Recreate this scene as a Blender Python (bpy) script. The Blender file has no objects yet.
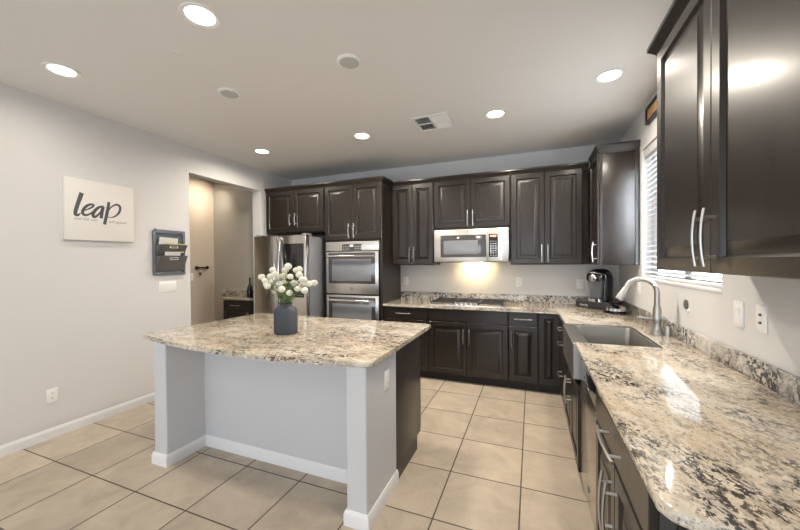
import bpy, bmesh, math, random
from mathutils import Vector, Matrix
PI = math.pi
SC = bpy.context.scene
COL = SC.collection
random.seed(7)

# ------------------------------------------------------------------ camera
F_PX, YAW, PITCH, ROLL = 335.5, 0.37374, -0.01059, -0.00718
CAM = Vector((0.525, -2.27, 1.454))
cd = bpy.data.cameras.new('camera'); cam = bpy.data.objects.new('camera', cd); COL.objects.link(cam)
cd.sensor_width = 36.0; cd.lens = F_PX / 800 * 36.0; cd.clip_start = 0.02
rx = Vector((math.cos(YAW), math.sin(YAW), 0))
uy = Vector((math.sin(YAW) * math.sin(PITCH), -math.cos(YAW) * math.sin(PITCH), math.cos(PITCH)))
fw = Vector((-math.sin(YAW) * math.cos(PITCH), math.cos(YAW) * math.cos(PITCH), math.sin(PITCH)))
cr, sr = math.cos(ROLL), math.sin(ROLL)
R_ = cr * rx + sr * uy; U_ = -sr * rx + cr * uy
m = Matrix((R_, U_, -fw)).transposed().to_4x4(); m.translation = CAM
cam.matrix_world = m
SC.camera = cam

# ------------------------------------------------------------------ sky, exposure, daylight
SC.view_settings.view_transform = 'Standard'; SC.view_settings.look = 'None'
SC.view_settings.gamma = 1.0; SC.view_settings.use_curve_mapping = False
SC.view_settings.exposure = 0.28
W = bpy.data.worlds.new('sky'); SC.world = W; W.use_nodes = True
wb = W.node_tree.nodes['Background']; wb.inputs[0].default_value = (0.80, 0.90, 1.0, 1); wb.inputs[1].default_value = 3.6
SC.cycles.use_denoising = True
SC.cycles.max_bounces = 10; SC.cycles.diffuse_bounces = 6; SC.cycles.glossy_bounces = 5
SC.cycles.sample_clamp_indirect = 6.0
SC.cycles.caustics_reflective = False; SC.cycles.caustics_refractive = False

def area(name, loc, direction, sx, sy, power, color, spread=PI):
    l = bpy.data.lights.new(name, 'AREA'); l.shape = 'RECTANGLE'; l.size = sx; l.size_y = sy
    l.energy = power; l.color = color; l.spread = spread
    o = bpy.data.objects.new(name, l); COL.objects.link(o); o.location = loc
    o.rotation_euler = Vector(direction).to_track_quat('-Z', 'Y').to_euler()
    return o
# daylight in the window openings of the room: the glass door behind the camera, the window on the
# left wall beyond the frame, and the window over the sink
for p in (area('rear_door_portal', (-0.9, -6.0, 1.1), (0, 1, 0), 4.1, 2.2, 10, (1, 1, 1)),
          area('left_window_portal', (-3.21, -3.5, 1.55), (1, 0, 0), 1.0, 1.1, 10, (1, 1, 1))):
    p.data.cycles.is_portal = True
area('daylight_sink_window', (1.462, 0.735, 1.82), (-1, 0.1, 0.0), 1.36, 1.06, 10, (0.80, 0.90, 1.0))
area('daylight_on_blind', (1.72, 0.73, 1.9), (-1, 0, -0.1), 1.3, 1.1, 330, (0.88, 0.94, 1.0))

# ------------------------------------------------------------------ materials
def new_mat(name):
    mt = bpy.data.materials.new(name); mt.use_nodes = True
    nt = mt.node_tree
    return mt, nt, nt.nodes['Principled BSDF']
def N(nt, t, **kw):
    n = nt.nodes.new(t)
    for k, v in kw.items(): setattr(n, k, v)
    return n
def plain(name, col, rough=0.5, metal=0.0, spec=0.5, coat=0.0, bump=0.0, bscale=200.0, emis=None, estr=0.0):
    mt, nt, b = new_mat(name)
    b.inputs['Base Color'].default_value = (*col, 1); b.inputs['Roughness'].default_value = rough
    b.inputs['Metallic'].default_value = metal; b.inputs['Specular IOR Level'].default_value = spec
    b.inputs['Coat Weight'].default_value = coat; b.inputs['Coat Roughness'].default_value = 0.1
    if emis:
        b.inputs['Emission Color'].default_value = (*emis, 1); b.inputs['Emission Strength'].default_value = estr
    tc = N(nt, 'ShaderNodeTexCoord'); no = N(nt, 'ShaderNodeTexNoise')
    no.inputs['Scale'].default_value = bscale; no.inputs['Detail'].default_value = 3
    nt.links.new(tc.outputs['Object'], no.inputs['Vector'])
    if bump:
        bp = N(nt, 'ShaderNodeBump'); bp.inputs['Strength'].default_value = bump; bp.inputs['Distance'].default_value = 0.002
        nt.links.new(no.outputs['Fac'], bp.inputs['Height']); nt.links.new(bp.outputs['Normal'], b.inputs['Normal'])
    else:
        mr = N(nt, 'ShaderNodeMapRange'); mr.inputs['To Min'].default_value = max(0, rough - 0.02); mr.inputs['To Max'].default_value = rough + 0.02
        nt.links.new(no.outputs['Fac'], mr.inputs['Value']); nt.links.new(mr.outputs['Result'], b.inputs['Roughness'])
    return mt
def brushed(name, col, rough, axis):
    mt, nt, b = new_mat(name)
    b.inputs['Metallic'].default_value = 1.0
    tc = N(nt, 'ShaderNodeTexCoord'); mp = N(nt, 'ShaderNodeMapping')
    s = [260, 260, 260]; s[axis] = 3
    mp.inputs['Scale'].default_value = s
    no = N(nt, 'ShaderNodeTexNoise'); no.inputs['Scale'].default_value = 1.0; no.inputs['Detail'].default_value = 4
    mr = N(nt, 'ShaderNodeMapRange'); mr.inputs['To Min'].default_value = rough - 0.02; mr.inputs['To Max'].default_value = rough + 0.03
    mx = N(nt, 'ShaderNodeMix', data_type='RGBA')
    mx.inputs[6].default_value = (*[c * 0.96 for c in col], 1); mx.inputs[7].default_value = (*col, 1)
    nt.links.new(tc.outputs['Object'], mp.inputs['Vector']); nt.links.new(mp.outputs['Vector'], no.inputs['Vector'])
    nt.links.new(no.outputs['Fac'], mr.inputs['Value']); nt.links.new(mr.outputs['Result'], b.inputs['Roughness'])
    nt.links.new(no.outputs['Fac'], mx.inputs[0]); nt.links.new(mx.outputs[2], b.inputs['Base Color'])
    return mt
def wood(name, c0, c1, rough):
    mt, nt, b = new_mat(name)
    tc = N(nt, 'ShaderNodeTexCoord'); mp = N(nt, 'ShaderNodeMapping'); mp.inputs['Scale'].default_value = (30, 30, 1.6)
    no = N(nt, 'ShaderNodeTexNoise'); no.inputs['Scale'].default_value = 2.0; no.inputs['Detail'].default_value = 5
    rp = N(nt, 'ShaderNodeValToRGB')
    rp.color_ramp.elements[0].color = (*c0, 1); rp.color_ramp.elements[0].position = 0.3
    rp.color_ramp.elements[1].color = (*c1, 1); rp.color_ramp.elements[1].position = 0.7
    mr = N(nt, 'ShaderNodeMapRange'); mr.inputs['To Min'].default_value = rough - 0.05; mr.inputs['To Max'].default_value = rough + 0.06
    L = nt.links.new
    L(tc.outputs['Object'], mp.inputs['Vector']); L(mp.outputs['Vector'], no.inputs['Vector'])
    L(no.outputs['Fac'], rp.inputs['Fac']); L(rp.outputs['Color'], b.inputs['Base Color'])
    L(no.outputs['Fac'], mr.inputs['Value']); L(mr.outputs['Result'], b.inputs['Roughness'])
    b.inputs['Specular IOR Level'].default_value = 0.28
    b.inputs['Coat Weight'].default_value = 0.30; b.inputs['Coat Roughness'].default_value = 0.20
    return mt
def tile_floor(name, S, grout):
    mt, nt, b = new_mat(name); L = nt.links.new
    tc = N(nt, 'ShaderNodeTexCoord'); sx = N(nt, 'ShaderNodeSeparateXYZ'); L(tc.outputs['Object'], sx.inputs[0])
    def mth(op, a, bb=None):
        n = N(nt, 'ShaderNodeMath', operation=op)
        for i, v in enumerate((a, bb)):
            if v is None: continue
            if isinstance(v, (int, float)): n.inputs[i].default_value = v
            else: L(v, n.inputs[i])
        return n.outputs[0]
    u = mth('DIVIDE', sx.outputs[0], S); v = mth('DIVIDE', sx.outputs[1], S)
    def edge(w): # distance to the nearest joint, metres
        f = mth('FRACT', w); g = mth('SUBTRACT', 1.0, f); return mth('MULTIPLY', mth('MINIMUM', f, g), S)
    d = mth('MINIMUM', edge(u), edge(v))
    mask = N(nt, 'ShaderNodeMapRange'); mask.inputs['From Min'].default_value = grout / 2 - 0.0006; mask.inputs['From Max'].default_value = grout / 2 + 0.0014
    L(d, mask.inputs['Value'])
    cid = N(nt, 'ShaderNodeCombineXYZ'); L(mth('FLOOR', u), cid.inputs[0]); L(mth('FLOOR', v), cid.inputs[1])
    wn = N(nt, 'ShaderNodeTexWhiteNoise', noise_dimensions='2D'); L(cid.outputs[0], wn.inputs['Vector'])
    add = N(nt, 'ShaderNodeVectorMath', operation='ADD'); L(tc.outputs['Object'], add.inputs[0])
    sc = N(nt, 'ShaderNodeVectorMath', operation='SCALE'); L(wn.outputs['Color'], sc.inputs[0]); sc.inputs['Scale'].default_value = 9.0
    L(sc.outputs[0], add.inputs[1])
    n1 = N(nt, 'ShaderNodeTexNoise'); n1.inputs['Scale'].default_value = 4.5; n1.inputs['Detail'].default_value = 7; n1.inputs['Roughness'].default_value = 0.62
    n1.inputs['Distortion'].default_value = 0.6
    L(add.outputs[0], n1.inputs['Vector'])
    rp = N(nt, 'ShaderNodeValToRGB'); e = rp.color_ramp.elements
    e[0].position = 0.32; e[0].color = (0.40, 0.335, 0.26, 1)
    e[1].position = 0.68; e[1].color = (0.56, 0.475, 0.37, 1)
    L(n1.outputs['Fac'], rp.inputs['Fac'])
    hs = N(nt, 'ShaderNodeHueSaturation'); L(rp.outputs['Color'], hs.inputs['Color'])
    vr = N(nt, 'ShaderNodeMapRange'); vr.inputs['To Min'].default_value = 0.93; vr.inputs['To Max'].default_value = 1.06
    L(wn.outputs['Value'], vr.inputs['Value']); L(vr.outputs['Result'], hs.inputs['Value'])
    mx = N(nt, 'ShaderNodeMix', data_type='RGBA'); mx.inputs[6].default_value = (0.085, 0.065, 0.05, 1)
    L(mask.outputs['Result'], mx.inputs[0]); L(hs.outputs['Color'], mx.inputs[7]); L(mx.outputs[2], b.inputs['Base Color'])
    rr = N(nt, 'ShaderNodeMapRange'); rr.inputs['To Min'].default_value = 0.8; rr.inputs['To Max'].default_value = 0.36
    L(mask.outputs['Result'], rr.inputs['Value']); L(rr.outputs['Result'], b.inputs['Roughness'])
    bp = N(nt, 'ShaderNodeBump'); bp.inputs['Strength'].default_value = 0.6; bp.inputs['Distance'].default_value = 0.002
    L(mask.outputs['Result'], bp.inputs['Height']); L(bp.outputs['Normal'], b.inputs['Normal'])
    return mt
def granite(name, rot, rough=0.085, dark=0.0, grain=1.0, stretch=0.62, c0=(0.55, 0.43, 0.30), c1=(0.70, 0.61, 0.49), white=0.65, cl=(0.42, 0.60)):
    mt, nt, b = new_mat(name); L = nt.links.new
    tc = N(nt, 'ShaderNodeTexCoord')
    mp = N(nt, 'ShaderNodeMapping'); mp.inputs['Rotation'].default_value = (0, 0, rot)
    L(tc.outputs['Object'], mp.inputs['Vector'])
    st = N(nt, 'ShaderNodeMapping'); st.inputs['Scale'].default_value = (stretch, 1.0, 1.0); L(mp.outputs['Vector'], st.inputs['Vector'])
    def noise(scale, det, ro, dist=0.0, src=st):
        n = N(nt, 'ShaderNodeTexNoise'); n.inputs['Scale'].default_value = scale; n.inputs['Detail'].default_value = det
        n.inputs['Roughness'].default_value = ro; n.inputs['Distortion'].default_value = dist
        L(src.outputs['Vector'], n.inputs['Vector']); return n.outputs['Fac']
    def ramp(f, p0, p1, lo=0.0, hi=1.0):
        r = N(nt, 'ShaderNodeMapRange'); r.inputs['From Min'].default_value = p0; r.inputs['From Max'].default_value = p1
        r.inputs['To Min'].default_value = lo; r.inputs['To Max'].default_value = hi; L(f, r.inputs['Value']); return r.outputs['Result']
    def mix(fac, a, bb):
        mxx = N(nt, 'ShaderNodeMix', data_type='RGBA'); L(fac, mxx.inputs[0])
        for i, c in ((6, a), (7, bb)):
            if isinstance(c, tuple): mxx.inputs[i].default_value = (*c, 1)
            else: L(c, mxx.inputs[i])
        return mxx.outputs[2]
    def mul(a, c):
        n = N(nt, 'ShaderNodeMath', operation='MULTIPLY'); L(a, n.inputs[0])
        if isinstance(c, float): n.inputs[1].default_value = c
        else: L(c, n.inputs[1])
        n.use_clamp = True; return n.outputs[0]
    base = mix(ramp(noise(5, 5, 0.6, 0.5), 0.35, 0.68), c0, c1)
    base = mix(ramp(noise(26 * grain, 6, 0.7), 0.50, 0.68, 0, white), base, (0.78, 0.75, 0.69))
    clus = ramp(noise(3.4, 6, 0.62, 1.2), *cl)                # where the flecks gather
    grey = mul(ramp(noise(34 * grain, 6, 0.7, 0.5), 0.47 - dark, 0.55 - dark), clus)
    base = mix(mul(grey, 0.50), base, (0.29, 0.27, 0.245))
    fl = mul(ramp(noise(74 * grain, 5, 0.68, 0.6), 0.500 - dark, 0.535 - dark), ramp(noise(11 * grain, 5, 0.65, 0.8), 0.42 - dark, 0.54 - dark))
    fl = mul(fl, ramp(clus, 0, 1, 0.12 + dark * 2, 1.0))
    base = mix(mul(fl, 0.95), base, (0.040, 0.040, 0.043))
    spk = ramp(noise(120 * grain, 3, 0.6), 0.60, 0.66)
    base = mix(mul(spk, 0.7), base, (0.075, 0.068, 0.062))
    L(base, b.inputs['Base Color'])
    b.inputs['Roughness'].default_value = rough; b.inputs['Specular IOR Level'].default_value = 0.6
    return mt
M = dict(
    wall=plain('wall_paint', (0.69, 0.68, 0.675), 0.6, spec=0.3, bump=0.12, bscale=90),
    islandwall=plain('island_wall_paint', (0.60, 0.605, 0.625), 0.6, spec=0.3, bump=0.12, bscale=90),
    ceil=plain('ceiling_paint', (0.78, 0.765, 0.745), 0.8, spec=0.2, bump=0.15, bscale=60),
    hall=plain('hall_wall_paint', (0.62, 0.55, 0.47), 0.6, spec=0.3, bump=0.12, bscale=90),
    hallgrey=plain('hall_grey_paint', (0.52, 0.50, 0.47), 0.6, spec=0.3, bump=0.12, bscale=90),
    trim=plain('white_trim_paint', (0.80, 0.80, 0.81), 0.4),
    plastic=plain('white_plastic', (0.88, 0.87, 0.86), 0.35),
    dark=plain('dark_plastic', (0.02, 0.02, 0.022), 0.4),
    black=plain('black_gloss', (0.012, 0.012, 0.014), 0.12, coat=0.4),
    glassblack=plain('dark_oven_glass', (0.06, 0.058, 0.06), 0.08, spec=0.8, coat=0.5),
    screen=plain('microwave_screen', (0.20, 0.21, 0.23), 0.25, spec=0.6),
    cab=wood('espresso_wood', (0.015, 0.0112, 0.0092), (0.025, 0.0192, 0.0160), 0.36),
    toe=plain('toe_kick', (0.014, 0.011, 0.010), 0.6),
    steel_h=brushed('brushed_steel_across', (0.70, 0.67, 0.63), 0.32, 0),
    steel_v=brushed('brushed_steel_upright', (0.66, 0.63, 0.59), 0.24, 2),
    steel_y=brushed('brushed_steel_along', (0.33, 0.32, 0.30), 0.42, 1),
    greyside=plain('appliance_grey_side', (0.27, 0.28, 0.30), 0.4, metal=0.3),
    nickel=plain('satin_nickel', (0.48, 0.465, 0.44), 0.35, metal=1.0),
    chrome=plain('polished_steel', (0.72, 0.72, 0.72), 0.12, metal=1.0),
    bronze=plain('dark_bronze', (0.03, 0.025, 0.02), 0.4, metal=0.6),
    tile=tile_floor('stone_look_tile', 0.4572, 0.0075),
    granite=granite('polished_granite', 1.3, dark=0.014, cl=(0.38, 0.60), c0=(0.57, 0.455, 0.325), c1=(0.75, 0.675, 0.56)),
    granite_i=granite('polished_granite_island', 0.1, dark=0.01, cl=(0.32, 0.56), c0=(0.57, 0.455, 0.325), c1=(0.75, 0.675, 0.56)),
    granite_s=granite('polished_granite_splash', 0.6, dark=0.03, grain=0.58, stretch=0.8, c0=(0.50, 0.46, 0.41), c1=(0.72, 0.69, 0.65), white=0.8, cl=(0.30, 0.50)),
    canvas=plain('canvas_white', (0.80, 0.77, 0.74), 0.7, bump=0.1, bscale=500),
    ink=plain('grey_ink', (0.085, 0.09, 0.10), 0.7),
    ink2=plain('pale_grey_ink', (0.33, 0.32, 0.31), 0.7),
    slate=plain('slate_metal', (0.11, 0.125, 0.15), 0.45),
    pocket=plain('pocket_grey', (0.13, 0.125, 0.12), 0.5),
    paper=plain('paper', (0.74, 0.73, 0.71), 0.8, bump=0.1, bscale=120),
    yellow=plain('yellow_paper', (0.75, 0.68, 0.25), 0.8),
    vase=plain('matte_blue_grey_ceramic', (0.042, 0.048, 0.060), 0.65, bump=0.15, bscale=150),
    petal=plain('cream_petals', (0.82, 0.80, 0.70), 0.8, bump=0.6, bscale=220),
    stem=plain('green_stem', (0.15, 0.20, 0.07), 0.6),
    leaf=plain('green_leaf', (0.17, 0.25, 0.09), 0.55),
    slatw=plain('white_blind_slat', (0.82, 0.82, 0.80), 0.5),
    slat=None,
    lens=plain('downlight_lens', (0.9, 0.9, 0.9), 0.5, emis=(1.0, 0.90, 0.74), estr=9.0),
    led=plain('display_digits', (0.1, 0.02, 0.02), 0.4, emis=(1.0, 0.35, 0.25), estr=2.0),
    ledw=plain('display_pale', (0.1, 0.1, 0.1), 0.4, emis=(0.8, 0.9, 1.0), estr=1.2),
    keys=plain('pale_key_marks', (0.55, 0.55, 0.55), 0.5),
    register=plain('register_white', (0.84, 0.84, 0.82), 0.5),
    speakerg=plain('grille_cloth', (0.52, 0.52, 0.50), 0.8, bump=0.4, bscale=400),
    amber=plain('amber_art_panel', (0.60, 0.34, 0.15), 0.5, bump=0.2, bscale=40),
    brass=plain('brass_burner', (0.55, 0.40, 0.24), 0.35, metal=1.0),
    brewgrey=plain('smoky_gloss_plastic', (0.10, 0.11, 0.125), 0.15, coat=0.5),
    castiron=plain('cast_iron', (0.025, 0.022, 0.022), 0.45),
    fence=plain('tan_block', (0.40, 0.34, 0.28), 0.9, bump=0.5, bscale=20),
    earth=plain('gravel_ground', (0.38, 0.32, 0.26), 0.9, bump=0.5, bscale=30),
)
def glass_mat():
    mt, nt, b = new_mat('window_glass')
    b.inputs['Base Color'].default_value = (1, 1, 1, 1); b.inputs['Roughness'].default_value = 0.0
    b.inputs['Transmission Weight'].default_value = 1.0; b.inputs['IOR'].default_value = 1.02
    return mt
M['glass'] = glass_mat()
def slat_mat():
    mt, nt, b = new_mat('translucent_slat'); b.inputs['Base Color'].default_value = (0.85, 0.85, 0.84, 1); b.inputs['Roughness'].default_value = 0.5
    tr = N(nt, 'ShaderNodeBsdfTranslucent'); tr.inputs['Color'].default_value = (0.85, 0.87, 0.88, 1); mx = N(nt, 'ShaderNodeMixShader'); mx.inputs[0].default_value = 0.4
    out = nt.nodes['Material Output']; nt.links.new(b.outputs[0], mx.inputs[1]); nt.links.new(tr.outputs[0], mx.inputs[2]); nt.links.new(mx.outputs[0], out.inputs['Surface'])
    return mt
M['slat'] = slat_mat()

# ------------------------------------------------------------------ mesh helpers
def bx(bm, x0, x1, y0, y1, z0, z1, bev=0.0, seg=2):
    x0, x1 = sorted((x0, x1)); y0, y1 = sorted((y0, y1)); z0, z1 = sorted((z0, z1))
    v = [bm.verts.new(p) for p in ((x0,y0,z0),(x1,y0,z0),(x1,y1,z0),(x0,y1,z0),(x0,y0,z1),(x1,y0,z1),(x1,y1,z1),(x0,y1,z1))]
    f = [bm.faces.new([v[i] for i in q]) for q in ((0,3,2,1),(4,5,6,7),(0,1,5,4),(1,2,6,5),(2,3,7,6),(3,0,4,7))]
    if bev:
        es = list({e for q in f for e in q.edges})
        bmesh.ops.bevel(bm, geom=es, offset=bev, segments=seg, affect='EDGES', profile=0.5)
def loft(bm, rings, cap0=True, cap1=True, closed=True):
    vs = [[bm.verts.new(p) for p in r] for r in rings]
    n = len(vs[0])
    for a, b in zip(vs, vs[1:]):
        for i in range(n if closed else n - 1):
            bm.faces.new((a[i], a[(i+1) % n], b[(i+1) % n], b[i]))
    if cap0: bm.faces.new(list(reversed(vs[0])))
    if cap1: bm.faces.new(vs[-1])
def lathe(bm, prof, c=(0,0,0), axis='z', n=28, cap=True):
    rings = []
    for r, h in prof:
        ring = []
        for k in range(n):
            a = 2 * PI * k / n; p = (r * math.cos(a), r * math.sin(a), h)
            if axis == 'x': p = (p[2], p[0], p[1])
            elif axis == 'y': p = (p[0], p[2], p[1])
            ring.append((p[0]+c[0], p[1]+c[1], p[2]+c[2]))
        rings.append(ring)
    loft(bm, rings, cap, cap)
def tube(bm, pts, rad, n=10, flat=1.0, up=None):
    pts = [Vector(p) for p in pts]; rings = []
    for i, p in enumerate(pts):
        t = (pts[min(i+1, len(pts)-1)] - pts[max(i-1, 0)]).normalized()
        ref = Vector(up) if up else (Vector((0,0,1)) if abs(t.z) < 0.9 else Vector((0,1,0)))
        s = t.cross(ref).normalized(); q = s.cross(t)
        r = rad[i] if isinstance(rad, (list, tuple)) else rad
        rings.append([p + s * (r * math.cos(2*PI*k/n)) + q * (r * flat * math.sin(2*PI*k/n)) for k in range(n)])
    loft(bm, rings)
def prism(bm, poly, z0, z1, bev=0.0, seg=3, bottom=False):
    a = [bm.verts.new((x, y, z0)) for x, y in poly]; b = [bm.verts.new((x, y, z1)) for x, y in poly]
    n = len(poly); bm.faces.new(list(reversed(a))); top = bm.faces.new(b)
    for i in range(n): bm.faces.new((a[i], a[(i+1) % n], b[(i+1) % n], b[i]))
    if bev:
        es = list(top.edges) + ([bm.edges.get((a[i], a[(i+1) % n])) for i in range(n)] if bottom else [])
        bmesh.ops.bevel(bm, geom=es, offset=bev, segments=seg, affect='EDGES', profile=0.5)
def sweep(bm, path, prof):
    """moulding: prof = (out, z) points, pushed to the right-hand side of a plan polyline, mitred"""
    P = [Vector(p) for p in path]; rings = []
    for i, p in enumerate(P):
        def nrm(a, b): d = (b - a).normalized(); return Vector((d.y, -d.x))
        if i == 0: o = nrm(P[0], P[1])
        elif i == len(P) - 1: o = nrm(P[-2], P[-1])
        else:
            a, b = nrm(P[i-1], P[i]), nrm(P[i], P[i+1]); s = (a + b); o = s / max(0.2, s.dot(a))
        rings.append([(p.x + o.x * q, p.y + o.y * q, z) for q, z in prof])
    loft(bm, rings)
def rrect(x0, x1, y0, y1, r, n=5):
    out = []
    for cx, cy, a0 in ((x1-r, y1-r, 0), (x0+r, y1-r, 90), (x0+r, y0+r, 180), (x1-r, y0+r, 270)):
        for k in range(n+1):
            a = math.radians(a0 + 90 * k / n); out.append((cx + r*math.cos(a), cy + r*math.sin(a)))
    return out
def raised(bm, x0, x1, z0, z1, yb, t=0.02, fr=0.055, panel=True):
    """raised-panel front: front face towards -y, back at y = yb"""
    w = min(x1-x0, z1-z0); fr = min(fr, w * 0.26)
    R = [(0, 0), (0, t-0.003), (0.003, t)]
    if panel: R += [(fr, t), (fr+0.003, t-0.005), (fr+0.008, t-0.015), (fr+0.014, t-0.016), (fr+0.014+min(0.036, w*0.10), t-0.003), (fr+0.017+min(0.036, w*0.10), t-0.001)]
    rings = [[(x0+i, yb-d, z0+i), (x1-i, yb-d, z0+i), (x1-i, yb-d, z1-i), (x0+i, yb-d, z1-i)] for i, d in R]
    loft(bm, rings)
def pull(bm, c, length, vertical, off=0.032, r=0.0055, bow=0.010):
    """bar pull on a face at y = c[1], standing off towards -y"""
    cx, cy, cz = c; pts = []
    for k in range(11):
        s = -1 + 2 * k / 10; d = s * length / 2; y = cy - off - bow * (1 - s*s)
        pts.append((cx, y, cz + d) if vertical else (cx + d, y, cz))
    tube(bm, pts, r, 8)
    for s in (-1, 1):
        d = s * length * 0.34; y = cy - off - bow * (1 - 0.68**2)
        a = (cx, cy, cz + d) if vertical else (cx + d, cy, cz); b = (cx, y, cz + d) if vertical else (cx + d, y, cz)
        tube(bm, [a, b], r, 8)

# ------------------------------------------------------------------ object helpers
def obj(name, bm, mat, parent=None, local=False, smooth=True):
    bmesh.ops.recalc_face_normals(bm, faces=bm.faces)
    me = bpy.data.meshes.new(name)
    if parent is not None and not local:
        bm.transform(parent.matrix_world.inverted())
    bm.to_mesh(me); bm.free()
    if smooth and len(me.polygons):
        me.shade_smooth(); me.set_sharp_from_angle(angle=math.radians(32))
    me.materials.append(M[mat] if isinstance(mat, str) else mat)
    o = bpy.data.objects.new(name, me); COL.objects.link(o)
    if parent is not None: o.parent = parent
    return o
def wmat(o):
    return o.matrix_world if o.parent is None else wmat(o.parent) @ o.matrix_basis
def thing(name, label, cat, loc=(0,0,0), rotz=0.0, group=None):
    o = bpy.data.objects.new(name, None); COL.objects.link(o); o.empty_display_size = 0.05
    o.location = loc; o.rotation_euler = (0, 0, rotz)
    o.matrix_world = Matrix.Translation(loc) @ Matrix.Rotation(rotz, 4, 'Z')
    o['label'] = label; o['category'] = cat
    if group: o['group'] = group
    return o
def sub(name, bm, mat, part, root, local=False):
    """a sub-part: parented to a part whose own matrix is identity under root"""
    o = obj(name, bm, mat, root, local); o.parent = part; return o
def tag(o, label, cat, group=None):
    o['label'] = label; o['category'] = cat
    if group: o['group'] = group
    return o
def struct(name, bm, mat, smooth=False):
    o = obj(name, bm, mat, smooth=smooth); o['kind'] = 'structure'; return o
B = bmesh.new
def box_obj(name, mat, parent, *a, bev=0.0, local=False):
    bm = B(); bx(bm, *a, bev=bev); return obj(name, bm, mat, parent, local)
def text_bm(body, size, depth=0.0006, shear=0.0, align='CENTER'):
    cu = bpy.data.curves.new('lettering', 'FONT'); cu.body = body; cu.size = size; cu.extrude = depth; cu.shear = shear
    cu.align_x = align; cu.align_y = 'CENTER'
    o = bpy.data.objects.new('lettering', cu); me = bpy.data.meshes.new_from_object(o)
    bm = B(); bm.from_mesh(me); bpy.data.meshes.remove(me); bpy.data.objects.remove(o); bpy.data.curves.remove(cu)
    return bm
FRONT_Y = Matrix(((1,0,0,0),(0,0,-1,0),(0,1,0,0),(0,0,0,1)))      # text plane xy -> faces -y
FACE_XP = Matrix(((0,0,1,0),(1,0,0,0),(0,1,0,0),(0,0,0,1)))       # text plane -> faces +x, reading along +y
FACE_XN = Matrix(((0,0,-1,0),(-1,0,0,0),(0,1,0,0),(0,0,0,1)))     # faces -x, reading along -y

# ------------------------------------------------------------------ the room
XL, XR, YB, YF, ZC = -3.21, 1.475, 2.31, -6.0, 2.826
bm = B(); bx(bm, -4.7, XR+0.2, YF-0.2, YB+0.2, -0.12, 0.0); struct('floor', bm, 'tile')
bm = B(); bx(bm, -4.7, XR+0.2, YF-0.2, YB+0.2, ZC, ZC+0.12); struct('ceiling', bm, 'ceil')
T = 0.15
bm = B()   # left wall: window opening beyond the frame, passage opening 0.50..1.61
bx(bm, XL-T, XL, YF, -4.0, 0, ZC); bx(bm, XL-T, XL, -4.0, -3.0, 0, 1.0); bx(bm, XL-T, XL, -4.0, -3.0, 2.1, ZC)
bx(bm, XL-T, XL, -3.0, 0.50, 0, ZC); bx(bm, XL-T, XL, 1.61, YB, 0, ZC); bx(bm, XL-T, XL, 0.50, 1.61, 2.515, ZC)
struct('wall_left', bm, 'wall')
bm = B(); bx(bm, XL-T, XR+0.2, YB, YB+0.12, 0, ZC); struct('wall_back', bm, 'wall')
WY0, WY1, WZ0, WZ1 = 0.03, 1.44, 1.27, 2.46
bm = B()
bx(bm, XR, XR+0.16, YF, WY0, 0, ZC); bx(bm, XR, XR+0.16, WY1, YB, 0, ZC)
bx(bm, XR, XR+0.16, WY0, WY1, 0, WZ0); bx(bm, XR, XR+0.16, WY0, WY1, WZ1, ZC)
struct('wall_right', bm, 'wall')
bm = B()
bx(bm, XL, -2.95, YF-0.15, YF, 0, ZC); bx(bm, 1.15, XR, YF-0.15, YF, 0, ZC); bx(bm, -2.95, 1.15, YF-0.15, YF, 2.2, ZC)
struct('wall_rear', bm, 'wall')
# passage behind the opening
bm = B(); bx(bm, -4.60, -4.44, -0.75, 1.84, 0, ZC); struct('wall_hall', bm, 'hall')
bm = B(); bx(bm, -4.60, XL-T, 1.84, 1.96, 0, ZC); struct('wall_nook', bm, 'hallgrey')
bm = B(); bx(bm, -4.60, XL-T, -0.90, -0.75, 0, ZC); struct('wall_hall_end', bm, 'hall')
def baseboard(bm, path, h=0.085, t=0.013):
    sweep(bm, path, [(0, 0), (t, 0), (t, h*0.72), (t*0.72, h*0.86), (t*0.35, h), (0, h)])
bm = B(); baseboard(bm, [(XL, -5.9), (XL, 0.50), (XL-T, 0.50)]); struct('baseboard_left', bm, 'trim')
bm = B(); baseboard(bm, [(-4.44, -0.7), (-4.44, 1.83)]); struct('baseboard_hall', bm, 'trim')

# window over the sink
wn = bpy.data.objects.new('window_1', None); COL.objects.link(wn); wn['kind'] = 'structure'
bm = B(); f = 0.05; x0, x1 = XR+0.09, XR+0.13
bx(bm, x0, x1, WY0, WY0+f, WZ0, WZ1); bx(bm, x0, x1, WY1-f, WY1, WZ0, WZ1)
bx(bm, x0, x1, WY0+f, WY1-f, WZ0, WZ0+f); bx(bm, x0, x1, WY0+f, WY1-f, WZ1-f, WZ1); bx(bm, x0, x1, 0.71, 0.76, WZ0+f, WZ1-f)
obj('window_frame', bm, 'trim', wn)['kind'] = 'structure'
bm = B(); bx(bm, XR+0.107, XR+0.112, WY0+f, WY1-f, WZ0+f, WZ1-f); obj('window_pane', bm, 'glass', wn)['kind'] = 'structure'
bm = B(); bx(bm, XR-0.006, XR+0.09, WY0, WY1, WZ0, WZ0+0.022, bev=0.004); obj('window_sill', bm, 'trim', wn)['kind'] = 'structure'
bl = thing('window_blind', 'white horizontal slatted blind hanging in the window over the sink', 'blind', (XR+0.045, 0.735, WZ1-0.002))
bm = B(); bx(bm, XR+0.012, XR+0.075, WY0+0.004, WY1-0.004, WZ1-0.075, WZ1-0.004, bev=0.006); obj('valance', bm, 'trim', bl)
bm = B(); z = WZ0 + 0.075; tl = math.radians(14)
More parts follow.
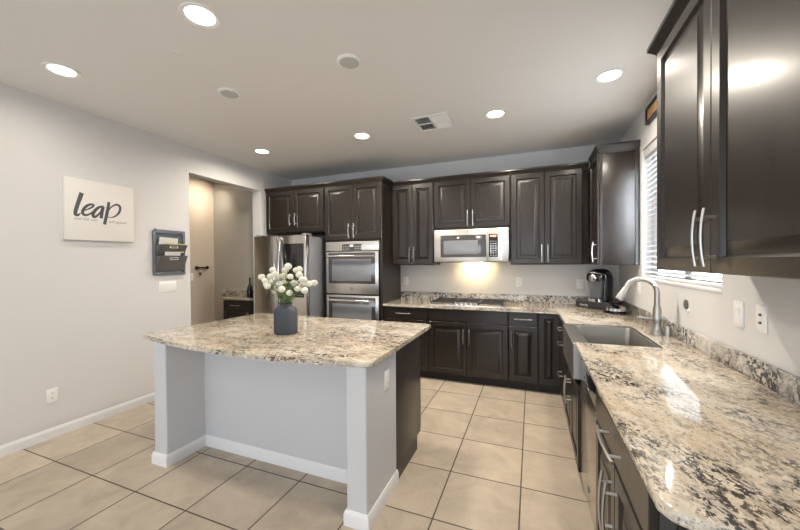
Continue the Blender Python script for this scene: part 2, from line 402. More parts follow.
while z < WZ1 - 0.09:
    dx, dz = 0.025*math.cos(tl), 0.025*math.sin(tl); c = XR + 0.045
    v = [(c-dx, z-dz), (c, z+0.002), (c+dx, z+dz), (c+dx, z+dz+0.003), (c, z+0.005), (c-dx, z-dz+0.003)]
    loft(bm, [[(a, WY0+0.01, b) for a, b in v], [(a, WY1-0.01, b) for a, b in v]])
    z += 0.046
obj('slats', bm, 'slat', bl)
bm = B(); bx(bm, XR+0.022, XR+0.068, WY0+0.01, WY1-0.01, WZ0+0.026, WZ0+0.044, bev=0.004); obj('bottom_rail', bm, 'trim', bl)
bm = B()
for y in (0.20, 0.735, 1.27): tube(bm, [(XR+0.018, y, WZ0+0.03), (XR+0.018, y, WZ1-0.05)], 0.0012, 6)
obj('ladder_cord', bm, 'trim', bl)
# yard outside
bm = B(); bx(bm, XR+0.16, 9.0, -8, 8, -0.3, -0.14); o = struct('ground_outside', bm, 'earth')
bm = B(); bx(bm, 5.2, 5.4, -8, 8, -0.14, 1.75); o = tag(obj('garden_wall', bm, 'fence'), 'tan block garden wall outside the window', 'wall'); o['kind'] = 'structure'

# ------------------------------------------------------------------ cabinets
def cabinet(name, label, cat, ox, oy, rot, w, depth, z0, z1, fronts, toe=False, group=None, body=None, crown=None, crown_scale=1.0):
    r = thing(name, label, cat, (ox, oy, z0), rot, group); h = z1 - z0
    bm = B()
    if body: body(bm, w, depth, h)
    else:
        bx(bm, 0, w, 0, depth, 0.10 if toe else 0, h, bev=0.002)
    obj('carcass', bm, 'cab', r, True)
    if toe:
        bm = B(); bx(bm, 0.0, w, 0.055, depth, 0, 0.10); obj('toe_kick', bm, 'toe', r, True)
    for fr in fronts:
        kind, x0, x1, a, b = fr[:5]; hd = fr[5] if len(fr) > 5 else None
        bm = B(); raised(bm, x0+0.002, x1-0.002, a-z0, b-z0, 0.0, 0.020, panel=(kind == 'door'))
        d = obj({'door': 'door', 'drawer': 'drawer', 'false': 'false_front'}[kind], bm, 'cab', r, True)
        if hd:
            orient, hx, hz, ln = hd
            bm = B(); pull(bm, (hx, -0.020, hz-z0), ln, orient == 'v')
            hobj = obj('handle', bm, 'nickel', r, True); hobj.parent = d
    if crown:
        bm = B(); pz = h - 0.03
        sweep(bm, crown, [(a*crown_scale, pz+b) for a, b in [(0, 0), (0.004, 0), (0.008, 0.012), (0.014, 0.030), (0.030, 0.055), (0.036, 0.062), (0.036, 0.082), (0, 0.082)]])
        obj('crown_moulding', bm, 'cab', r, True)
    return r
CR = 0.0  # crown paths run with the front on the right-hand side: left to right along -y faces
ZU0, ZU1 = 1.405, 2.49
# --- above the fridge
w = 1.02
cabinet('fridge_top_cabinet', 'short two-door espresso wall cabinet above the steel refrigerator', 'cabinet', -3.145, 1.66, 0, w, 0.63, 1.875, ZU1, [
    ('door', 0.01, w/2, 1.89, 2.475, ('v', w/2-0.045, 2.06, 0.17)), ('door', w/2, w-0.01, 1.89, 2.475, ('v', w/2+0.045, 2.06, 0.17))],
    group='espresso kitchen cabinets', crown=[(0, 0), (w, 0)])
# --- oven tower with an opening for the double oven
OX0, OX1 = -2.12, -1.255; ow = OX1 - OX0; OZ0, OZ1 = 0.42, 1.735
def tower(bm, w, d, h):
    bx(bm, 0, 0.028, 0, d, 0.1, h); bx(bm, w-0.036, w, 0, d, 0.1, h)
    bx(bm, 0.028, w-0.036, 0, d, OZ1+0.002, h); bx(bm, 0.028, w-0.036, 0, d, 0.1, OZ0-0.002); bx(bm, 0.028, w-0.036, d-0.02, d, OZ0-0.002, OZ1+0.002)
tw = cabinet('oven_tower_cabinet', 'tall espresso cabinet tower holding the double wall oven', 'cabinet', OX0, 1.66, 0, ow, 0.63, 0, ZU1, [
    ('door', 0.012, ow/2, 1.755, 2.475, ('v', ow/2-0.038, 1.86, 0.20)), ('door', ow/2, ow-0.004, 1.755, 2.475, ('v', ow/2+0.038, 1.86, 0.20)),
    ('drawer', 0.012, ow-0.012, 0.12, 0.40, ('h', ow/2, 0.33, 0.2))], toe=True, body=tower, group='espresso kitchen cabinets',
    crown=[(0, 0), (ow, 0), (ow, 0.286)])
# --- wall cabinets on the back wall
YU = 1.985
def upper(label, x0, x1, z0, hz, hl):
    w = x1 - x0
    return cabinet('upper_cabinet', label, 'cabinet', x0, YU, 0, w, YB-0.003-YU, z0, ZU1, [
        ('door', 0.006, w/2, z0+0.012, ZU1-0.012, ('v', w/2-0.033, hz, hl)), ('door', w/2, w-0.006, z0+0.012, ZU1-0.012, ('v', w/2+0.033, hz, hl))],
        group='espresso kitchen cabinets', crown=[(0, 0), (w, 0)])
upper('narrow two-door espresso wall cabinet beside the oven tower', -1.252, -0.664, ZU0, 1.545, 0.20)
upper('short two-door espresso wall cabinet above the microwave', -0.660, 0.288, 1.868, 1.99, 0.20)
w1 = 1.118 - 0.292
cabinet('upper_cabinet', 'tall two-door espresso wall cabinet to the right of the microwave', 'cabinet', 0.292, YU, 0, w1, YB-0.003-YU, ZU0, ZU1, [
    ('door', 0.006, 0.375, ZU0+0.012, ZU1-0.012, ('v', 0.342, 1.535, 0.20)), ('door', 0.375, 0.762, ZU0+0.012, ZU1-0.012, ('v', 0.408, 1.535, 0.20))],
    group='espresso kitchen cabinets', crown=[(0, 0), (w1, 0)])
# --- corner wall cabinet on the right wall (faces -x)
CX = 1.145; cw = 1.985 - 1.50
cc = cabinet('corner_upper_cabinet', 'single-door espresso wall cabinet in the corner, its side turned to the sink', 'cabinet', CX, 2.30, -PI/2, 2.30-1.50, XR-0.003-CX, ZU0, ZU1+0.03, [
    ('door', 0.345, 0.795, ZU0+0.012, ZU1+0.01, ('v', 0.765, 1.535, 0.20))], group='espresso kitchen cabinets', crown=[(0.358, 0), (0.80, 0), (0.80, 0.327)])
bm = B(); bx(bm, 1.150, 1.170, 1.494, 1.502, ZU0, ZU1); bx(bm, 1.44, XR-0.003, 1.494, 1.502, ZU0, ZU1); obj('side_stile', bm, 'cab', cc)
# --- near wall cabinet on the right wall
NX = 1.140; nw = 1.12
cabinet('near_upper_cabinet', 'large two-door espresso wall cabinet over the near end of the counter', 'cabinet', NX, -0.19, -PI/2, nw, XR-0.003-NX, 1.402, 2.505, [
    ('door', 0.004, nw/2, 1.404, 2.495, ('v', nw/2-0.030, 1.531, 0.205)), ('door', nw/2, nw-0.004, 1.404, 2.495, ('v', nw/2+0.036, 1.531, 0.205))],
    group='espresso kitchen cabinets', crown=[(0, 0.332), (0, 0), (nw, 0)], crown_scale=1.35)
# --- base cabinets, back run
YBF = 1.692; ZB = 0.882
def base(label, x0, x1, fronts, oy=YBF, rot=0, ox=None, depth=None, name='base_cabinet', body=None):
    w = abs(x1 - x0)
    return cabinet(name, label, 'cabinet', x0 if ox is None else ox, oy, rot, w, depth or (YB-0.003-YBF), 0, ZB, fronts, toe=True, group='espresso kitchen cabinets', body=body)
w = 0.595
base('espresso base cabinet with one wide drawer next to the oven tower', -1.253, -1.253+w, [
    ('drawer', 0.006, w-0.004, 0.735, 0.872, ('h', w/2-0.02, 0.805, 0.20)),
    ('door', 0.006, w/2, 0.105, 0.722, ('v', w/2-0.035, 0.575, 0.18)), ('door', w/2, w-0.004, 0.105, 0.722, ('v', w/2+0.035, 0.575, 0.18))])
w = 0.934
base('wide two-door espresso base cabinet under the cooktop', -0.655, -0.655+w, [
    ('false', 0.004, w-0.004, 0.735, 0.872),
    ('door', 0.004, w/2, 0.105, 0.722, ('v', w/2-0.035, 0.568, 0.18)), ('door', w/2, w-0.004, 0.105, 0.722, ('v', w/2+0.035, 0.568, 0.18))])
w = 0.308
base('narrow espresso base cabinet with one drawer above one door', 0.282, 0.282+w, [
    ('drawer', 0.004, w-0.004, 0.735, 0.872, ('h', w/2, 0.808, 0.19)), ('door', 0.004, w-0.004, 0.105, 0.722, ('v', 0.034, 0.58, 0.19))])
w = 0.222
base('slim full-height espresso corner base door at the inside corner of the counter', 0.593, 0.593+w, [('door', 0.004, w-0.012, 0.105, 0.872)], name='corner_base_cabinet')
# --- base cabinets, right run (faces -x, origin at the far end)
XF = 0.817; RD = XR - 0.003 - XF
w = 0.665
base('espresso base cabinet of three drawers between the corner and the sink', 0, w, [
    ('drawer', 0.02, w-0.004, 0.735, 0.872, ('h', w/2+0.05, 0.80, 0.20)), ('drawer', 0.02, w-0.004, 0.44, 0.722, ('h', w/2+0.05, 0.66, 0.20)), ('drawer', 0.02, w-0.004, 0.105, 0.428, ('h', w/2+0.05, 0.37, 0.20))],
    oy=1.64, rot=-PI/2, ox=XF, depth=RD, name='drawer_base_cabinet')
w = 0.86
def sinkbody(bm, w, d, h):
    bx(bm, 0, 0.02, 0, d, 0.1, h); bx(bm, w-0.02, w, 0, d, 0.1, h); bx(bm, 0.02, w-0.02, 0, d, 0.1, 0.12); bx(bm, 0.02, w-0.02, d-0.02, d, 0.12, h)
    bx(bm, 0.02, w-0.02, 0, 0.02, 0.12, 0.15)
base('two-door espresso base cabinet under the apron sink', 0, w, [
    ('door', 0.004, w/2, 0.105, 0.64, ('v', w/2-0.035, 0.48, 0.19)), ('door', w/2, w-0.004, 0.105, 0.64, ('v', w/2+0.035, 0.48, 0.19))],
    oy=0.972, rot=-PI/2, ox=XF, depth=RD, name='sink_base_cabinet', body=sinkbody)
w = 0.76
nb = base('espresso base cabinet with drawer and two doors at the near end of the counter', 0, w, [
    ('drawer', 0.004, w-0.004, 0.735, 0.872, ('h', w/2, 0.80, 0.26)),
    ('door', 0.004, w/2, 0.105, 0.722, ('v', w/2-0.035, 0.56, 0.24)), ('door', w/2, w-0.004, 0.105, 0.722, ('v', w/2+0.035, 0.56, 0.24))],
    oy=-0.512, rot=-PI/2, ox=XF, depth=RD, name='near_base_cabinet')
bm = B(); raised(bm, XF+0.035, XR-0.02, 0.10, 0.875, -1.2725, 0.016, fr=0.07); obj('end_panel', bm, 'cab', nb)

# ------------------------------------------------------------------ counters
poly = [(-1.2525, 2.2885), (-1.2525, 1.65), (0.79, 1.65), (0.79, 0.932), (1.283, 0.932), (1.283, 0.208), (0.79, 0.208)]
poly += [(0.838 - 0.048*math.cos(a), -1.352 - 0.048*math.sin(a)) for a in [PI/2*k/6 for k in range(7)]] + [(1.4535, -1.40), (1.4535, 2.2885)]
poly.reverse(); poly.reverse()
bm = B(); prism(bm, poly, 0.884, 0.914, bev=0.009, bottom=True)
tag(obj('perimeter_countertop', bm, 'granite'), 'polished beige granite worktop running in an L around the sink', 'countertop')
bm = B(); bx(bm, -1.2525, XR-0.002, 2.2895, YB-0.002, 0.885, 1.018, bev=0.003)
tag(obj('back_splash', bm, 'granite_s'), 'low speckled granite splashback along the wall behind the cooktop', 'backsplash')
bm = B(); bx(bm, 1.4545, XR-0.002, -1.40, 2.288, 0.885, 1.005, bev=0.003)
tag(obj('back_splash', bm, 'granite_s'), 'low speckled granite splashback along the window wall behind the faucet', 'backsplash')

# ------------------------------------------------------------------ island
IX0, IX1 = -2.035, -0.305
isl = thing('kitchen_island', 'kitchen island with pale painted knee walls and an espresso end panel', 'island', (-1.17, -0.2, 0))
bm = B()
prism(bm, [(IX0, -0.665), (-1.902, -0.665), (-1.902, -0.358), (-0.432, -0.358), (-0.432, -0.665), (IX1, -0.665), (IX1, -0.235), (IX0, -0.235)], 0, 0.883)
es = [e for e in bm.edges if abs(e.verts[0].co.z - e.verts[1].co.z) > 0.5]
bmesh.ops.bevel(bm, geom=es, offset=0.010, segments=3, affect='EDGES', profile=0.5)
obj('painted_base', bm, 'islandwall', isl)
bm = B(); baseboard(bm, [(IX0, -0.235), (IX0, -0.665), (-1.902, -0.665), (-1.902, -0.358), (-0.432, -0.358), (-0.432, -0.665), (IX1, -0.665), (IX1, -0.235)])
obj('baseboard', bm, 'trim', isl)
bm = B(); bx(bm, IX0, IX1, -0.234, 0.268, 0.10, 0.883, bev=0.002); bx(bm, IX0, IX1, -0.234, 0.185, 0.0, 0.10); obj('cabinet_box', bm, 'cab', isl)
for k in range(3):
    wd = (IX1-IX0) / 3; bm = B(); raised(bm, -(IX0 + wd*(k+1))+0.004, -(IX0 + wd*k)-0.004, 0.12, 0.87, -0.269, 0.02)
    bm.transform(Matrix.Rotation(PI, 4, 'Z')); d = obj('door', bm, 'cab', isl)
    bm = B(); pull(bm, (-(IX0 + wd*(k+1))+0.05, -0.289, 0.70), 0.18, True); bm.transform(Matrix.Rotation(PI, 4, 'Z')); sub('handle', bm, 'nickel', d, isl)
ip = [(-2.215, 0.48)]
pts = []
def arc(cx, cy, r, a0, a1, n=6): return [(cx + r*math.cos(math.radians(a0+(a1-a0)*k/n)), cy + r*math.sin(math.radians(a0+(a1-a0)*k/n))) for k in range(n+1)]
ip = arc(-2.145, 0.475, 0.035, 90, 180) + arc(-2.222, -0.588, 0.025, 185, 250)
nseg = 22
for k in range(1, nseg):
    s = k / nseg; ip.append((-2.23 + s*(1.91), -0.612 - 0.054*s - 0.112*4*s*(1-s)*1.0))
ip += arc(-0.315, -0.63, 0.04, 290, 360) + arc(-0.315, 0.470, 0.04, 0, 90)
bm = B(); prism(bm, ip, 0.884, 0.914, bev=0.009, bottom=True)
tag(obj('island_countertop', bm, 'granite_i'), 'polished beige granite island top with a bowed front edge', 'countertop')

# ------------------------------------------------------------------ refrigerator
fr = thing('refrigerator', 'stainless french-door refrigerator under the short cabinets', 'refrigerator', (-2.64, 1.72, 0))
FX0, FX1, FYD = -3.082, -2.205, 1.345
bm = B(); bx(bm, FX0+0.008, FX1-0.008, 1.425, 2.16, 0.02, 1.795, bev=0.006); obj('body', bm, 'greyside', fr)
bm = B(); bx(bm, FX0+0.03, FX1-0.03, 1.44, 2.1, 0.0, 0.02); obj('feet_plinth', bm, 'dark', fr)
fm = (FX0 + FX1) / 2
bm = B(); bx(bm, FX0, fm-0.003, FYD, 1.42, 0.745, 1.815, bev=0.010); d1 = obj('left_door', bm, 'steel_v', fr)
bm = B(); bx(bm, fm+0.003, FX1, FYD, 1.42, 0.745, 1.815, bev=0.010); d2 = obj('right_door', bm, 'steel_v', fr)
bm = B(); bx(bm, FX0, FX1, FYD, 1.42, 0.06, 0.738, bev=0.010); d3 = obj('freezer_drawer', bm, 'steel_v', fr)
bm = B(); bx(bm, fm+0.075, FX1-0.035, FYD-0.004, FYD+0.004, 0.99, 1.700, bev=0.002); sub('glass_panel', bm, 'black', d2, fr)
for dd, sgn in ((d1, -1), (d2, 1)):
    bm = B(); x = fm + sgn*0.034; tube(bm, [(x + sgn*0.0, FYD-0.016-0.045*math.sin(PI*k/12), 0.80+0.98*k/12) for k in range(13)], 0.011, 10, 0.8)
    for z in (0.80, 1.78): bx(bm, x-0.01, x+0.01, FYD-0.022, FYD+0.002, z-0.016, z+0.016, bev=0.003)
    sub('handle', bm, 'chrome', dd, fr)
bm = B(); tube(bm, [(FX0+0.08+0.717*k/12, FYD-0.016-0.045*math.sin(PI*k/12), 0.66) for k in range(13)], 0.012, 10)
for x in (FX0+0.08, FX1-0.08): bx(bm, x-0.016, x+0.016, FYD-0.022, FYD+0.002, 0.65, 0.67, bev=0.003)
sub('handle', bm, 'chrome', d3, fr)
for x in (FX0+0.05, FX1-0.05):
    bm = B(); bx(bm, x-0.035, x+0.035, 1.37, 1.50, 1.797, 1.835, bev=0.006); obj('hinge_cover', bm, 'greyside', fr)

# ------------------------------------------------------------------ double wall oven
def emblem(bm, c, r, face):
    """round maker's badge: ring with a curled monogram"""
    def P(u, v, d):
        return {'-y': (c[0]+u, c[1]-d, c[2]+v), '-x': (c[0]-d, c[1]-u, c[2]+v)}[face]
    ring = [[P((r+dr)*math.cos(2*PI*k/24), (r+dr)*math.sin(2*PI*k/24), d) for k in range(24)] for dr, d in ((0, 0), (0, 0.003), (-r*0.18, 0.003), (-r*0.18, 0.0))]
    loft(bm, ring, False, False)
    for s in (-1, 1):
        tube(bm, [P(s*r*0.32 + r*0.25*math.cos(a), r*0.3*math.sin(a), 0.002) for a in [0.6 + k*0.55 for k in range(10)]], r*0.07, 6)
ov = thing('double_oven', 'stainless double wall oven set in the tall espresso tower', 'oven', (-1.69, 1.7, OZ0))
VX0, VX1 = -2.090, -1.293; VY = 1.630
bm = B(); bx(bm, VX0+0.012, VX1-0.012, 1.66, 2.2, OZ0+0.004, OZ1-0.004); obj('oven_body', bm, 'dark', ov)
bm = B(); bx(bm, VX0, VX1, VY, 1.658, 1.600, OZ1-0.012, bev=0.004); cp = obj('control_panel', bm, 'steel_h', ov)
bm = B(); bx(bm, -1.835, -1.545, VY-0.003, VY+0.002, 1.605, 1.690, bev=0.001); sub('display', bm, 'glassblack', cp, ov)
bm = B(); bx(bm, -1.715, -1.665, VY-0.0045, VY-0.003, 1.656, 1.680); sub('clock_digits', bm, 'ledw', cp, ov)
bm = B()
for i in range(8):
    for j in range(2):
        x = -1.82 + i*0.036
        if 2 < i < 5: continue
        bm = B(); bx(bm, x, x+0.016, VY-0.0045, VY-0.003, 1.62+j*0.03, 1.628+j*0.03); sub('button', bm, 'keys', cp, ov)
def oven_door(z0, z1, gz0, gz1, hz):
    bm = B(); bx(bm, VX0+0.006, VX1-0.006, VY-0.006, 1.652, z0, z1, bev=0.005); d = obj('oven_door', bm, 'steel_h', ov)
    gx0, gx1 = -2.045, -1.345
    bm = B(); bx(bm, gx0, gx1, VY-0.010, VY-0.004, gz0, gz1, bev=0.002); g = sub('door_glass', bm, 'glassblack', d, ov)
    bm = B(); bx(bm, gx0+0.055, gx1-0.055, VY-0.0115, VY-0.009, gz0+0.035, gz1-0.09, bev=0.001); sub('window', bm, 'screen', d, ov)
    bm = B(); tube(bm, [(gx0, VY-0.052, hz), (gx1, VY-0.052, hz)], 0.013, 12)
    for x in (gx0+0.03, gx1-0.03): tube(bm, [(x, VY-0.052, hz), (x, VY-0.006, hz)], 0.010, 8)
    sub('handle', bm, 'chrome', d, ov); return d
d = oven_door(1.030, 1.590, 1.165, 1.575, 1.530)
bm = B(); emblem(bm, (-1.69, VY-0.006, 1.095), 0.021, '-y'); sub('maker_badge', bm, 'slate', d, ov)
oven_door(OZ0+0.03, 1.010, OZ0+0.13, 0.985, 0.945)

# ------------------------------------------------------------------ microwave
mw = thing('microwave', 'stainless over-the-range microwave mounted above the cooktop', 'microwave', (-0.175, 2.1, 1.435))
MX0, MX1, MY, MZ0, MZ1 = -0.640, 0.272, 1.905, 1.438, 1.850
bm = B(); bx(bm, MX0, MX1, 1.945, YB-0.003, MZ0+0.012, MZ1, bev=0.003); obj('body', bm, 'greyside', mw)
bm = B(); bx(bm, MX0, 0.022, MY, 1.944, MZ0+0.005, MZ1, bev=0.006); d = obj('door', bm, 'steel_h', mw)
bm = B(); bx(bm, MX0+0.085, 0.015, MY-0.004, MY+0.004, MZ0+0.062, MZ1-0.072, bev=0.003); g = sub('door_glass', bm, 'glassblack', d, mw)
bm = B(); bx(bm, MX0+0.125, -0.085, MY-0.0055, MY-0.0035, MZ0+0.100, MZ1-0.138, bev=0.003); sub('window', bm, 'screen', d, mw)
bm = B(); emblem(bm, (-0.21, MY, MZ1-0.033), 0.020, '-y'); sub('maker_badge', bm, 'chrome', d, mw)
bm = B(); bx(bm, 0.026, MX1, MY, 1.944, MZ0+0.005, MZ1, bev=0.006); cp = obj('control_panel', bm, 'steel_h', mw)
bm = B(); bx(bm, 0.042, 0.150, MY-0.004, MY+0.004, MZ0+0.062, MZ1-0.072, bev=0.003); sub('keypad', bm, 'black', cp, mw)
bm = B(); bx(bm, 0.062, 0.132, MY-0.0055, MY-0.004, MZ1-0.105, MZ1-0.085); sub('clock_digits', bm, 'led', cp, mw)
bm = B()
for i in range(3):
    for j in range(7): bm = B(); bx(bm, 0.060+i*0.030, 0.076+i*0.030, MY-0.0055, MY-0.004, MZ0+0.078+j*0.028, MZ0+0.088+j*0.028); sub('button', bm, 'keys', cp, mw)
bm = B(); tube(bm, [(0.185, MY-0.030, MZ0+0.03), (0.185, MY-0.038, (MZ0+MZ1)/2), (0.185, MY-0.030, MZ1-0.03)], 0.011, 10)
for z in (MZ0+0.05, MZ1-0.05): tube(bm, [(0.185, MY-0.030, z), (0.185, MY+0.002, z)], 0.008, 8)
obj('handle', bm, 'chrome', mw)
bm = B(); bx(bm, MX0+0.03, MX1-0.03, 1.93, YB-0.02, MZ0, MZ0+0.011, bev=0.002); u = obj('underside_vent', bm, 'dark', mw)
bm = B(); bx(bm, -0.30, -0.06, 2.10, 2.18, MZ0-0.003, MZ0+0.001); sub('cooktop_lamp', bm, 'lens', u, mw)
l = bpy.data.lights.new('cooktop_lamp_light', 'AREA'); l.shape = 'RECTANGLE'; l.size = 0.24; l.size_y = 0.06; l.energy = 3.2; l.color = (1.0, 0.70, 0.30)
o = bpy.data.objects.new('cooktop_lamp_light', l); COL.objects.link(o); o.location = (-0.17, 2.19, MZ0-0.008); o.rotation_euler = (math.radians(35), 0, 0)

# ------------------------------------------------------------------ cooktop
ck = thing('gas_cooktop', 'low gas cooktop with dark grates set in the back granite counter', 'cooktop', (-0.215, 1.98, 0.914))
KX0, KX1, KY0, KY1 = -0.665, 0.235, 1.742, 2.232
bm = B(); prism(bm, rrect(KX0, KX1, KY0, KY1, 0.02), 0.9145, 0.922, bev=0.003); obj('cooktop_tray', bm, 'steel_h', ck)
for gx0, gx1 in ((KX0+0.02, KX0+0.30), (KX0+0.31, KX1-0.31), (KX1-0.30, KX1-0.02)):
    bm = B(); y0, y1 = KY0 + (0.12 if gx0 > KX0+0.2 and gx1 < KX1-0.2 else 0.02), KY1-0.02
    z0, z1 = 0.944, 0.956; tt = 0.011
    bx(bm, gx0, gx1, y0, y0+tt, z0, z1, bev=0.002); bx(bm, gx0, gx1, y1-tt, y1, z0, z1, bev=0.002)
    bx(bm, gx0, gx0+tt, y0+tt, y1-tt, z0, z1); bx(bm, gx1-tt, gx1, y0+tt, y1-tt, z0, z1)
    for s in (0.27, 0.5, 0.73): yy = y0 + (y1-y0)*s; bx(bm, gx0+tt, gx1-tt, yy-0.005, yy+0.005, z0, z1)
    xm = (gx0+gx1)/2; bx(bm, xm-0.005, xm+0.005, y0+tt, y1-tt, z0+0.001, z1-0.001)
    for fx in (gx0, gx1-tt):
        for fy in (y0, y1-tt): bx(bm, fx, fx+tt, fy, fy+tt, 0.9225, z0)
    obj('grate', bm, 'castiron', ck)
for x, y, r in ((KX0+0.16, KY0+0.13, 0.036), (KX0+0.16, KY1-0.13, 0.042), (-0.215, KY1-0.17, 0.052), (KX1-0.16, KY0+0.13, 0.042), (KX1-0.16, KY1-0.13, 0.036)):
    bm = B(); lathe(bm, [(r+0.012, 0.9225), (r+0.010, 0.928), (r, 0.930), (r, 0.936), (r*0.8, 0.940)], (x, y, 0)); b_ = obj('burner', bm, 'brass', ck)
for k in range(5):
    x = -0.215 + (k-2)*0.060
    bm = B(); lathe(bm, [(0.020, 0.9225), (0.020, 0.928), (0.016, 0.930), (0.015, 0.948), (0.012, 0.951)], (x, KY0+0.055, 0), n=20); obj('knob', bm, 'chrome', ck)

# ------------------------------------------------------------------ dishwasher
dw = thing('dishwasher', 'stainless dishwasher between the sink base and the near base cabinet', 'dishwasher', (1.1, -0.2, 0))
DY0, DY1, DX = -0.508, 0.108, 0.812
bm = B(); bx(bm, 0.85, XR-0.05, DY0+0.01, DY1-0.01, 0.02, 0.875); obj('tub', bm, 'greyside', dw)
bm = B(); bx(bm, 0.875, 0.90, DY0+0.005, DY1-0.005, 0.0, 0.10); obj('toe_kick', bm, 'dark', dw)
bm = B(); bx(bm, DX, 0.849, DY0+0.004, DY1-0.004, 0.105, 0.735, bev=0.004); d = obj('door', bm, 'steel_v', dw)
bm = B(); emblem(bm, (DX, -0.20, 0.20), 0.017, '-x'); sub('maker_badge', bm, 'slate', d, dw)
bm = B(); bx(bm, DX-0.004, 0.849, DY0+0.004, DY1-0.004, 0.740, 0.872, bev=0.004); cp = obj('control_panel', bm, 'black', dw)
bm = B()
for k in range(9): bm = B(); bx(bm, DX-0.0055, DX-0.004, DY1-0.10-k*0.032, DY1-0.088-k*0.032, 0.838, 0.846); sub('button', bm, 'keys', cp, dw)
bm = B(); bx(bm, DX-0.006, DX, DY1-0.34, DY1-0.12, 0.750, 0.764, bev=0.002); sub('pocket_handle', bm, 'chrome', cp, dw)
bm = B()
for k in range(6): bx(bm, DX-0.003, DX+0.002, DY0+0.035, DY0+0.085, 0.60+k*0.022, 0.610+k*0.022)
sub('vent', bm, 'greyside', d, dw)

# ------------------------------------------------------------------ sink, faucet, soap things
sk = thing('apron_sink', 'stainless farmhouse apron sink under the curved faucet', 'sink', (1.03, 0.57, 0.66))
bm = B(); n_ = 5
outer = lambda z: [(x, y, z) for x, y in rrect(0.776, 1.282, 0.209, 0.931, 0.012, n_)]
inner = lambda z, g=0.0, r=0.035: [(x, y, z) for x, y in rrect(0.872+g, 1.262-g, 0.232+g, 0.908-g, r, n_)]
loft(bm, [outer(0.668), outer(0.903), [(x, y, 0.906) for x, y in rrect(0.779, 1.279, 0.212, 0.928, 0.012, n_)], inner(0.906), inner(0.900, 0.003), inner(0.70, 0.010), inner(0.688, 0.025), inner(0.684, 0.06)])
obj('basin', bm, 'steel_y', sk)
bm = B(); lathe(bm, [(0.045, 0.6845), (0.045, 0.687), (0.032, 0.6875), (0.030, 0.6855)], (1.07, 0.57, 0)); obj('drain', bm, 'chrome', sk)

fc = thing('faucet', 'brushed steel gooseneck faucet with pull-down head beside the sink', 'faucet', (1.365, 0.65, 0.914))
fx, fy = 1.365, 0.65
bm = B(); lathe(bm, [(0.041, 0.9145), (0.041, 0.922), (0.037, 0.930), (0.031, 0.950), (0.027, 0.975), (0.026, 1.000), (0.029, 1.012), (0.029, 1.042), (0.026, 1.055), (0.027, 1.085), (0.024, 1.11), (0.019, 1.125)], (fx, fy, 0)); obj('body', bm, 'nickel', fc)
bm = B(); pts = [(fx, fy, 1.10), (fx, fy, 1.16), (fx, fy, 1.215)]
for k in range(1, 13):
    a = PI * k / 12 * 0.86; pts.append((fx - 0.098 + 0.098*math.cos(a), fy, 1.215 + 0.098*math.sin(a)))
ex, ez = pts[-1][0], pts[-1][2]; dxn, dzn = -math.sin(PI*0.86), math.cos(PI*0.86)
pts.append((ex + dxn*0.02, fy, ez + dzn*0.02))
tube(bm, pts, [0.0185]*3 + [0.0180]*13, 14); obj('neck', bm, 'nickel', fc)
bm = B(); e = Vector((ex, fy, ez)); dv = Vector((dxn, 0, dzn)).normalized()
tube(bm, [e + dv*t for t in (0.005, 0.02, 0.05, 0.085, 0.105, 0.110)], [0.0190, 0.021, 0.025, 0.030, 0.029, 0.022], 14); obj('spray_head', bm, 'nickel', fc)
bm = B(); lathe(bm, [(0.014, 0.02), (0.016, 0.025), (0.016, 0.048), (0.010, 0.056)], (fx, fy, 1.026), 'x', 14)
tube(bm, [(fx-0.018, fy, 1.026), (fx-0.06, fy, 1.028), (fx-0.10, fy, 1.033), (fx-0.118, fy, 1.036)], [0.010, 0.0075, 0.007, 0.009], 10); obj('lever_handle', bm, 'nickel', fc)
bm = B(); lathe(bm, [(0.021, 0.9145), (0.021, 0.958), (0.019, 0.962), (0.019, 0.976), (0.016, 0.980)], (1.418, 0.615, 0), n=22)
tag(obj('air_gap_cap', bm, 'nickel'), 'short round steel cap on the counter behind the sink, right of the faucet', 'air gap')

# ------------------------------------------------------------------ coffee maker on its pod drawer, dome dish
KA = math.radians(-37.5); kc = (0.99, 2.05, 0.914)
pd = thing('pod_drawer', 'flat black coffee pod drawer under the brewer in the counter corner', 'storage drawer', kc, KA)
bm = B(); bx(bm, 0, 0.375, 0.008, 0.27, 0.006, 0.082, bev=0.006); obj('housing', bm, 'dark', pd, True)
bm = B(); bx(bm, 0.006, 0.369, 0.0, 0.0075, 0.010, 0.076, bev=0.003); df = obj('drawer_front', bm, 'dark', pd, True)
bm = text_bm('Keurig', 0.032, 0.0004); bm.transform(Matrix.Translation((0.10, -0.0006, 0.040)) @ FRONT_Y)
sub('lettering', bm, 'keys', df, pd, True)
bm = B()
for x in (0.02, 0.355):
    for y in (0.03, 0.25): lathe(bm, [(0.010, 0.0006), (0.010, 0.0065)], (x, y, 0), n=12)
obj('foot', bm, 'dark', pd, True)
ca, sa = math.cos(KA), math.sin(KA)
kx, ky = kc[0] + ca*0.205 - sa*0.015, kc[1] + sa*0.205 + ca*0.015
km = thing('coffee_maker', 'black and silver single-cup coffee maker standing on the pod drawer', 'coffee maker', (kx, ky, kc[2]+0.083), KA)
def rr(x0, x1, y0, y1, r, z): return [(x*0.9, y, z*1.28) for x, y in rrect(x0, x1, y0, y1, r, 5)]
bm = B(); loft(bm, [rr(-0.100, 0.100, 0.085, 0.240, 0.05, 0.0), rr(-0.105, 0.105, 0.085, 0.242, 0.05, 0.10), rr(-0.108, 0.108, 0.082, 0.243, 0.05, 0.20), rr(-0.100, 0.100, 0.085, 0.235, 0.05, 0.232)]); obj('rear_column', bm, 'black', km, True)
